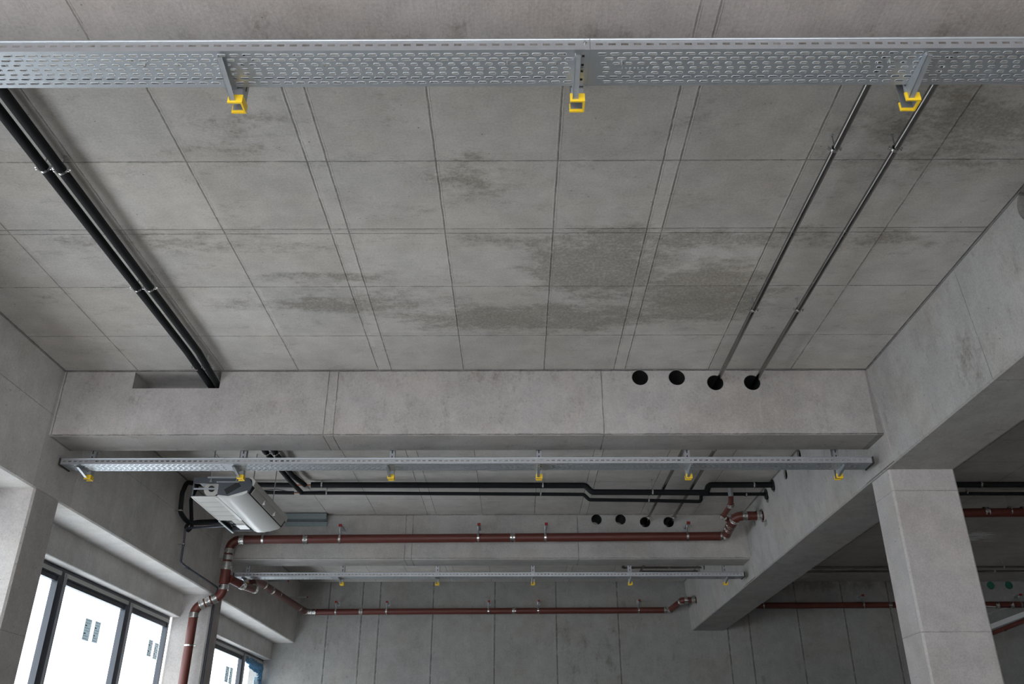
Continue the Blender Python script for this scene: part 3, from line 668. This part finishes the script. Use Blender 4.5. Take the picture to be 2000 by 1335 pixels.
# branch going up to the ceiling
br = [V(1433, 1022, 17.3), V(1412, 1008, 17.0), V(1427, 986, 16.45), V(1427.5, 968, 16.15)]
pipe_line(dp, br, .052, M['redpipe'], er=.05, joints=())
br2 = [V(1427.5, 969, 16.15), V(1427.5, 961, 16.15)]; br2[1] = Vector((br2[0].x, br2[0].y, CEIL - .001))
MB().tube(br2, .05, 18).build('floor_drain_stub', M['galvd'], dp)
g = 'rail brackets on the farther beam'
for j, (u, v) in enumerate(((514, 1053), (664, 1052), (934, 1050), (1065, 1049), (1342, 1047))):
    rail_clamp(V(u, v), R, 18.128, 'red-capped rail bracket on the farther beam, %s of five' % place_word(j, 5), g, off=.02 if j else .05)
c_ = thing('pipe_clamp', 'silver clamp round the red downpipe beside the first window', 'pipe clamp', (-6.47, YM, 2.2))
MB().ring((-6.47, YM, 2.30), (0, 0, 1), R, R * 1.09, .015, 24).cyl((-6.47 + R, YM, 2.30), (-6.47 + R + .05, YM, 2.30), .014, 8).build('clamp_ring', M['zinc'], c_)
MB().cyl((-6.47, YM + R, 2.30), (-6.47, 18.10, 2.30), .008, 8).build('hanger_rod', M['galvd'], c_)

# ---- second drain pipe: branch, left wall, back wall
R2 = .082
d2 = thing('drain_pipe', 'red-brown drain pipe along the upper left wall and across the back wall', 'drain pipe', (-5.9, 19.6, 4.0))
yb = 25.12; q0 = at(604, 1194.5, 'y', yb); q1 = at(1300, 1191, 'y', yb)
pipe_line(d2, [Vector((xd + .09, YM + .02, 3.60)), Vector((-5.72, 18.25, 3.55)), Vector((-5.66, 19.0, 3.60)), Vector((-5.94, 19.55, 3.98)), Vector((-5.94, yb, q0.z)), q1, Vector((q1.x + .12, yb, q1.z)), Vector((4.52, 24.18, 4.285)), Vector((5.9, 24.158, 4.285))], R2, M['redpipe'], er=.12,
          joints=[(at(u, v, 'y', yb), (1, 0, 0)) for u, v in ((614, 1195), (705, 1194), (1004, 1192.5))] + [((-5.94, 20.6, 4.01), (0, 1, 0)), ((-5.94, 21.3, 4.02), (0, 1, 0)), ((4.80, 24.16, 4.285), (1, 0, 0))])
g = 'rail brackets on the back wall'
for j, (u, v) in enumerate(((656, 1194), (755, 1194), (954, 1193), (1051, 1192), (1247, 1191))):
    rail_clamp(at(u, v, 'y', yb), R2, YB, 'red-capped rail bracket on the back wall, %s of five' % place_word(j, 5), g, off=.02)
# side rail on the left wall
for yy, lb in ((22.0, 'nearer'), (24.2, 'farther')):
    t = thing('rail_bracket', 'rail bracket on the left wall above the sloping red pipe, %s of the two' % lb, 'pipe bracket', (XW, yy, 4.33), 'rail brackets on the left wall')
    MB().box((XW + .001, yy - .018, 4.36), (-5.74, yy + .018, 4.39)).build('rail', M['galvd'], t)
    MB().box((-5.745, yy - .021, 4.355), (-5.72, yy + .021, 4.395)).build('rail_cap', M['redcap'], t)
    MB().cyl((-5.94, yy, 4.36), (-5.94, yy, 4.12), .008, 8).build('strap', M['galvd'], t)
    MB().ring((-5.94, yy, 4.04 + (yy - 21) * .02), (0, 1, 0), R2, R2 * 1.1, .014, 22).build('clamp_ring', M['zinc'], t)

# ---- right bay: continuations seen past the big column
def bay_pipe(label, p, q, r, mat, name='drain_pipe', cat='drain pipe', part='pipe_section'):
    t = thing(name, label, cat, p); MB().tube([p, q], r, 18).build(part, mat, t); return t
XR = 15.95
bay_pipe('upper black insulated pipe in the dark right bay beyond the column', (5.92, BY, up[-1].z), (XR, BY, 4.885), .054, M['black'], 'insulated_pipe', 'pipe', 'foam_sleeve')
bay_pipe('lower thinner black insulated pipe in the dark right bay beyond the column', (5.92, BY2, lo[-1].z), (XR, BY2, 4.865), .034, M['black'], 'insulated_pipe', 'pipe', 'foam_sleeve')
zr = at(1990, 998, 'y', 16.786).z
t = bay_pipe('red-brown drain pipe under the ceiling of the dark right bay', (5.92, 16.786, 4.62), (XR, 16.786, zr + .03), .088, M['redpipe'])
m_ = MB(); coupling(m_, at(1926, 999, 'y', 16.786), (1, 0, 0), .088); m_.build('coupling', M['zinc'], t)
m_ = MB(); coupling(m_, at(2000, 998, 'y', 16.786), (1, 0, 0), .088); m_.build('coupling', M['zinc'], t)
for (Y, v, nm) in ((22.78, 1107, 'upper'), (23.3, 1115, 'lower')):
    bay_pipe('%s of two thin grey pipes at the back of the right bay' % nm, (5.92, Y, 4.865), (XR, Y, 4.87), .027, M['steelpipe'], 'steel_pipe', 'pipe')
rb = at(1600, 1182, 'y', yb).z
t = bay_pipe('red-brown drain pipe on the back wall of the right bay', (5.92, yb, rb), (XR, yb, rb + .03), R2, M['redpipe'])
for u in (1738, 1947, 1975): 
    m_ = MB(); coupling(m_, at(u, 1181, 'y', yb), (1, 0, 0), R2); m_.build('coupling', M['zinc'], t)
g = 'clamps in the right bay'
for (u, v, Y, r, nm) in ((1915, 946, BY, .054, 'upper black pipe'), (1888, 962, BY2, .034, 'lower black pipe'), (1972, 998, 16.786, .088, 'red pipe under the ceiling')):
    p = at(u, v, 'y', Y); rod_clamp(p, (1, 0, 0), r, 'silver clamp on the %s in the right bay' % nm, g)
for j, (u, Y, z) in enumerate(((1961, 22.78, 4.867), (1941, 23.3, 4.868))):
    p = at(u, 1110, 'y', Y); rod_clamp((p.x, Y, z), (1, 0, 0), .027, 'tiny clamp on the %s thin grey pipe in the right bay' % ('upper', 'lower')[j], g)
g = 'rail brackets on the back wall of the right bay'
for j, (u, v) in enumerate(((1491, 1184), (1686, 1182), (1993, 1178))):
    p = at(u, v, 'y', yb); p.z = rb + .03 * (p.x - 5.9) / 10; rail_clamp(p, R2, YB, 'red-capped rail bracket on the right bay back wall, %s' % ('left, beside the girder', 'middle, left of the column', 'right, past the column')[j], g, off=-.03)

# ---- refrigerant loop and condensate pipe on the left wall
W = lambda u, v, x=-6.13: at(u, v, 'x', x)
c1 = at(385, 944.5, 'y', BY)
t = thing('insulated_pipe', 'black insulated pipe looping down the left wall beside the ceiling unit', 'pipe', W(357, 960))
zl = 4.30; ys = 15.35
MB().tube(fillet([c1, W(365, 941, -6.10), W(356, 962), W(352, 1000), W(367, 1021), at(440, 1020, 'y', 15.7)], .14), .042, 18).build('foam_sleeve', M['black'], t)
MB().tube(fillet([at(440, 1016, 'y', 15.9), W(385, 1018, -6.05), W(368, 1022, -6.12), W(362, 1030, -6.12), W(368, 1036, -6.12), W(375, 1028, -6.1), W(374, 1012, -6.1), W(373, 975, -6.1), at(385, 950, 'y', 15.95)], .06), .034, 16).build('foam_sleeve', M['black'], t)
for u, v in ((352, 997), (373, 1012)):
    p = W(u, v); c_ = thing('pipe_clamp', 'silver clamp on the black wall loop, %s one' % ('left' if u < 360 else 'right'), 'pipe clamp', p, 'clamps of the black wall loop')
    MB().ring(p, (0, 0, 1), .042, .05, .012).build('clamp_ring', M['zinc'], c_); MB().cyl((p.x - .04, p.y, p.z), (XW, p.y, p.z), .007, 8).build('hanger_rod', M['galvd'], c_)
t = thing('condensate_pipe', 'thin dark plastic condensate pipe stepping down the left wall', 'pipe', W(357, 1060))
cp = [at(500, 1023.5, 'y', 15.1), W(362, 1031), W(359, 1060), W(353, 1097), W(366, 1108), W(440, 1156)]
cp = [Vector((p.x, p.y, p.z)) for p in cp]
cp[-1] = Vector((-6.13, 18.0, cp[-1].z)); cp += [Vector((-6.13, 18.0, 3.20)), ]
MB().tube(fillet(cp, .05, 5), .019, 14).build('pipe_section', M['blackpl'], t)
MB().tube([W(358.5, 1062), W(358, 1066)], .026, 12).build('socket', M['blackpl'], t); MB().tube([W(364, 1107), W(369, 1110)], .026, 12).build('socket', M['blackpl'], t)
p = W(358, 1062); c_ = thing('pipe_clamp', 'tiny clamp on the thin condensate pipe', 'pipe clamp', p)
MB().ring(p, (0, 0, 1), .02, .03, .01).build('clamp_ring', M['zinc'], c_); MB().cyl((p.x - .02, p.y, p.z), (XW, p.y, p.z), .007, 8).build('hanger_rod', M['galvd'], c_)
t = thing('conduit', 'dark conduit running down the column behind the red downpipe', 'conduit', (-6.20, 18.35, 3.0))
MB().tube([(-6.205, 18.16, 3.22), (-6.205, 18.16, FLOOR + .01)], .02, 12).build('conduit_tube', M['blackpl'], t)

# ================================================================== CEILING UNIT
xL, xM, xR2 = -4.765, -4.375, -3.875; yF, yE = 12.27, 14.27; zB = 3.645; zT = 3.94
u = thing('air_conditioner', 'white under-ceiling air conditioner with open front panels, hung near the left wall', 'air conditioner', ((xL + xR2) / 2, yF, zB))
def side_poly(): return [(xL, zB + .012), (xM + .01, zB + .012), (xM + .01, zB + .03), (xM + .25, zB + .015), (-3.93, zB + .075), (-3.885, zB + .18), (-3.95, zT), (xL, zT)]
# side cheek near the camera with a cut-out showing the fan
MB().box((xL, yF, zT - .085), (xM - .01, yF + .02, zT)).box((xL, yF, zB + .01), (xL + .02, yF + .02, zT - .08)).box((xL, yF, zB + .012), (xM - .01, yF + .02, zB + .022)).prism(
    [(xM - .012, zB + .012), (xM + .25, zB + .018), (-3.93, zB + .075), (-3.885, zB + .18), (-3.95, zT), (xM - .012, zT)], 'y', yF, yF + .02).build('side_cheek', M['dark'], u, smooth=False)
MB().prism([(xL, zB + .012), (xM, zB + .012), (-3.95, zB + .06), (-3.9, zB + .16), (-3.96, zT), (xL, zT)], 'y', yE - .02, yE).build('side_cheek', M['dark'], u, smooth=False)
MB().box((xL, yF + .02, zT - .012), (-3.96, yE - .02, zT)).box((xM - .01, yF + .3, zB + .03), (xM + .01, yE - .02, zT - .012)).build('casing', M['dark'], u, smooth=False)
MB().box((xL + .02, yF - .004, zB + .115), (xM - .01, yF + .004, zB + .14)).build('cross_bar', M['galv'], u)
fx, fz = -4.50, zB + .14
MB().cyl((fx, yF + .06, fz), (fx, yF + .34, fz), .115, 28).build('fan_scroll', M['offwhite'], u)
MB().cyl((fx, yF + .03, fz), (fx, yF + .06, fz), .045, 14).build('fan_hub', M['slotdark'], u)
# curved bottom shell
cur = [(xM, zB + .006), (xM + .05, zB - .010), (xM + .16, zB - .008), (xM + .28, zB + .014), (xM + .38, zB + .040), (-3.945, zB + .068)]
mb = MB(); n = len(cur)
mb.prism([(x, z) for x, z in cur] + [(x - .004, z + .014) for x, z in reversed(cur)], 'y', yF - .01, yE)
mb.build('front_panel', M['white'], u)
MB().prism([(xM, zB + .006), (xM + .16, zB - .016), (-3.945, zB + .068), (-3.945, zB + .095), (xM + .16, zB + .012), (xM, zB + .03)], 'y', yF - .018, yF - .004).build('panel_rim', M['white'], u)
# outlet flaps with two divider lugs
oz = [(-3.935, zB + .085), (-3.895, zB + .150)]
MB().prism([(-3.955, zB + .07), (-3.94, zB + .07), (-3.865, zB + .215), (-3.885, zB + .22)], 'y', yF + .02, yE).build('outlet_recess', M['slotdark'], u)
seg = (yE - yF - .15) / 3
for k in range(3):
    a = yF + .10 + k * seg
    MB().prism([(-3.932, zB + .082), (-3.922, zB + .078), (-3.872, zB + .165), (-3.882, zB + .17)], 'y', a + .015, a + seg - .03).build('air_flap', M['offwhite'], u)
for k in range(2):
    MB().box((-3.94, yF + .10 + (k + 1) * seg - .025, zB + .09), (-3.88, yF + .10 + (k + 1) * seg + .01, zB + .16)).build('flap_pivot', M['white'], u)
MB().prism([(-3.885, zB + .172), (-3.865, zB + .168), (-3.845, zB + .235), (-3.90, zT + .002), (-3.96, zT + .002), (-3.90, zB + .26)], 'y', yF - .01, yE).build('top_cover', M['offwhite'], u)
# intake grille
gr = MB().box((xL, yF - .004, zB), (xM, yF + .016, zB + .014)).box((xL, yF, zB), (xL + .016, yF + 1.28, zB + .014)).box((xM - .05, yF, zB), (xM, yF + 1.28, zB + .014)).box((xL, yF + 1.27, zB), (xM, yF + 1.285, zB + .014)).build('grille_frame', M['white'], u, smooth=False)
for k in range(5):
    a = yF + .016 + k * .25
    MB().box((xL + .016, a + .012, zB + .004), (xM - .05, a + .245, zB + .010)).build('grille_louvre', M['offwhite'], u)
# open electrical compartment
MB().box((xL, yF + 1.29, zB + .09), (xM, yE - .02, zB + .10)).box((xL, yF + 1.29, zB), (xL + .014, yE - .0, zB + .10)).build('electrics_tray', M['slotdark'], u, smooth=False)
MB().box((xL, yF + 1.29, zB - .012), (xL + .03, yE + .05, zB + .004)).build('edge_strip', M['galv'], u)
MB().box((xM - .19, yF + 1.32, zB + .01), (xM - .03, yF + 1.52, zB + .08)).build('terminal_cover', M['offwhite'], u)
MB().box((xM - .20, yF + 1.60, zB + .005), (xM - .04, yF + 1.86, zB + .08)).build('control_box', M['white'], u)
for k in range(4):
    MB().cyl((xL + .10 + .02 * k, yF + 1.36 + k * .14, zB + .05), (xL + .12 + .02 * k, yF + 1.44 + k * .14, zB + .05), .028, 10).build('cable_gland', M['galvd'] if k % 2 else M['blackpl'], u)
MB().tube(fillet([(xL + .06, yF + 1.35, zB + .04), (xL + .12, yF + 1.6, zB + .02), (xL + .08, yF + 1.75, zB + .03), (xL + .2, yF + 1.9, zB + .04)], .06), .012, 8).build('wire', M['slotdark'], u)
pl = MB().box((-4.29, yF - .004, 3.74), (-4.06, yF - .001, 3.83), ).build('type_plate', M['slotdark'], u)
me = pl.data
ctr = sum((v.co for v in me.vertices), Vector()) / 8
me.transform(Matrix.Translation(ctr) @ Matrix.Rotation(-math.radians(33), 4, 'Y') @ Matrix.Translation(-ctr))
MB().box((-4.005, yF + 1.9, zB + .048), (-3.98, yF + 1.94, zB + .056)).build('badge', M['galvd'], u)
# hanging rails and rods
for k, x in enumerate((-4.66, -4.32)):
    pass
MB().box((-4.56, yF - .02, zT - .01), (-4.08, yF + .01, zT + .012)).box((-4.42, yF - .018, zT - .075), (-4.09, yF - .004, zT - .06)).build('hanging_bracket', M['galv'], u, smooth=False)
MB().box((-4.56, yE - .03, zT - .01), (-4.08, yE, zT + .012)).build('hanging_bracket', M['galv'], u, smooth=False)
for x in (-4.51, -4.13):
    for y in (yF - .005, yE - .015):
        MB().cyl((x, y, zT - .05), (x, y, CEIL), .009, 8).cyl((x, y, zT - .012), (x, y, zT + .0), .02, 6).cyl((x, y, zT - .07), (x, y, zT - .05), .02, 6).build('threaded_rod', M['galvd'], u)

# ================================================================== WINDOW EXTRAS
def sticker(uu, vv, w_, h_, label, tilt=0):
    c = at(uu, vv, 'x', XF - .053)
    mp = MB().box((c.x, c.y - w_ / 2, c.z - h_ / 2), (c.x + .002, c.y + w_ / 2, c.z + h_ / 2))
    rnd = random.Random(int(uu)); mb = MB()
    for k in range(8):
        z = c.z + h_ * (.42 - k * .12)
        if k in (2, 5): mb.box((c.x + .002, c.y - w_ * .4, z - .012), (c.x + .004, c.y - w_ * .2 + rnd.random() * .04, z + .006)); continue
        y = c.y - w_ * .42
        while y < c.y + w_ * .30:
            L_ = .010 + rnd.random() * .022; mb.box((c.x + .002, y, z - .0035), (c.x + .004, min(y + L_, c.y + w_ * .42), z + .0035)); y += L_ + .016
    tag(build_multi('window_sticker', [(mp, M['paper']), (mb, M['ink'])]), label, 'sticker', 'paper labels on the window panes')
sticker(170, 1229, .24, .34, 'left of two printed paper labels on the large middle pane')
sticker(188, 1234, .21, .34, 'right of two printed paper labels on the large middle pane')
sticker(292.5, 1265, .21, .30, 'left of two printed paper labels on the third pane')
sticker(304, 1271, .21, .30, 'right of two printed paper labels on the third pane')
sticker(443, 1316, .28, .36, 'left of two printed paper labels on the far window')
sticker(450.5, 1319, .24, .38, 'right of two printed paper labels on the far window')
sticker(498, 1333, .26, .30, 'printed paper label low on the last pane beside the blue film')
# crumpled blue protective film in the top corner of the last pane
def filmsheet(pts, name='plastic_film'):
    rnd = random.Random(3); nx, nz = 26, 9; mb = MB(); vs = []
    for i in range(nx + 1):
        q = i / nx * (len(pts) - 1); k = min(int(q), len(pts) - 2); f = q - k
        a = Vector(pts[k][0]).lerp(Vector(pts[k + 1][0]), f); b = Vector(pts[k][1]).lerp(Vector(pts[k + 1][1]), f)
        for j in range(nz + 1):
            p = a.lerp(b, j / nz)
            vs.append(p + Vector((abs(math.sin(i * 1.9 + j * .6) * .03 + rnd.uniform(0, .035)), rnd.uniform(-.03, .03), rnd.uniform(-.025, .025))))
    m_ = nz + 1
    mb.add(vs, [(i * m_ + j, (i + 1) * m_ + j, (i + 1) * m_ + j + 1, i * m_ + j + 1) for i in range(nx) for j in range(nz)])
    o = mb.build(name, M['film'], None, smooth=False); sd = o.modifiers.new('thickness', 'SOLIDIFY'); sd.thickness = .0015
    return o
fx_ = XF + .01
tag(filmsheet([((fx_, 23.5, 2.78), (fx_, 23.6, 2.60)), ((fx_, 24.2, 2.78), (fx_, 24.3, 2.50)), ((fx_, 24.8, 2.76), (fx_, 24.75, 2.46)), ((fx_, 25.22, 2.74), (fx_, 24.8, 2.40)), ((fx_, 25.24, 2.45), (fx_, 24.9, 2.3)), ((fx_, 25.24, 2.0), (fx_, 24.95, 2.02))]),
    'crumpled blue plastic film stuck over the top corner of the last window', 'plastic film')

# ================================================================== RIGHT BAY EXTRAS
for j, uu in enumerate((1934.5, 1970)):
    c = at(uu, 1142.5, 'y', YB)
    t = tag(MB().cyl((c.x, YB - .02, c.z), (c.x, YB, c.z), .105, 28).build('hole_cap', M['green']), 'round green cap in the back wall, %s of the two' % ('left', 'right')[j], 'hole cap', 'green hole caps')
# white cable duct with a red pipe below it, sloping across the far right
dA = at(1938, 1224, 'y', 23.5); dB = at(2040, 1186, 'y', 21.4)
t = thing('cable_duct', 'white duct slanting across the far right corner of the hall', 'duct', dA)
dd = (dB - dA); up_ = Vector((0, 0, 1))
def bar(a, b, w_, h_):
    d = (b - a).normalized(); s_ = d.cross(Vector((0, 0, 1))).normalized(); v_ = s_.cross(d); vs = []
    for p in (a, b):
        for i, j in ((-1, -1), (1, -1), (1, 1), (-1, 1)): vs.append(p + s_ * w_ / 2 * i + v_ * h_ / 2 * j)
    return MB().add(vs, [(0, 1, 2, 3), (7, 6, 5, 4), (0, 4, 5, 1), (1, 5, 6, 2), (2, 6, 7, 3), (3, 7, 4, 0)])
bar(dA - dd * .3, dB + dd * .4, .16, .12).build('duct_body', M['white'], t, smooth=False)
pA = at(1938, 1236, 'y', 23.4); pB = at(2040, 1196, 'y', 21.3)
t = thing('drain_pipe', 'thin red-brown pipe slanting below the white duct', 'drain pipe', pA)
MB().tube([pA - (pB - pA) * .3, pB + (pB - pA) * .4], .055, 14).build('pipe_section', M['redpipe'], t)
MB().ring(at(1962, 1227, 'y', 22.9), (pB - pA), .055, .066, .015).build('clamp_ring', M['zinc'], t)
pA = at(1925, 1200, 'y', 24.6); pB = at(1966, 1186, 'y', YB - .02)
t = thing('steel_strut', 'slim white strut under the red pipe on the right bay back wall', 'strut', pA)
bar(pA - (pB - pA) * .5, pB, .04, .05).build('strut_bar', M['white'], t, smooth=False)
bar(at(1925, 1183.5, 'y', 24.9), pB, .03, .03).build('strut_tie', M['white'], t, smooth=False)
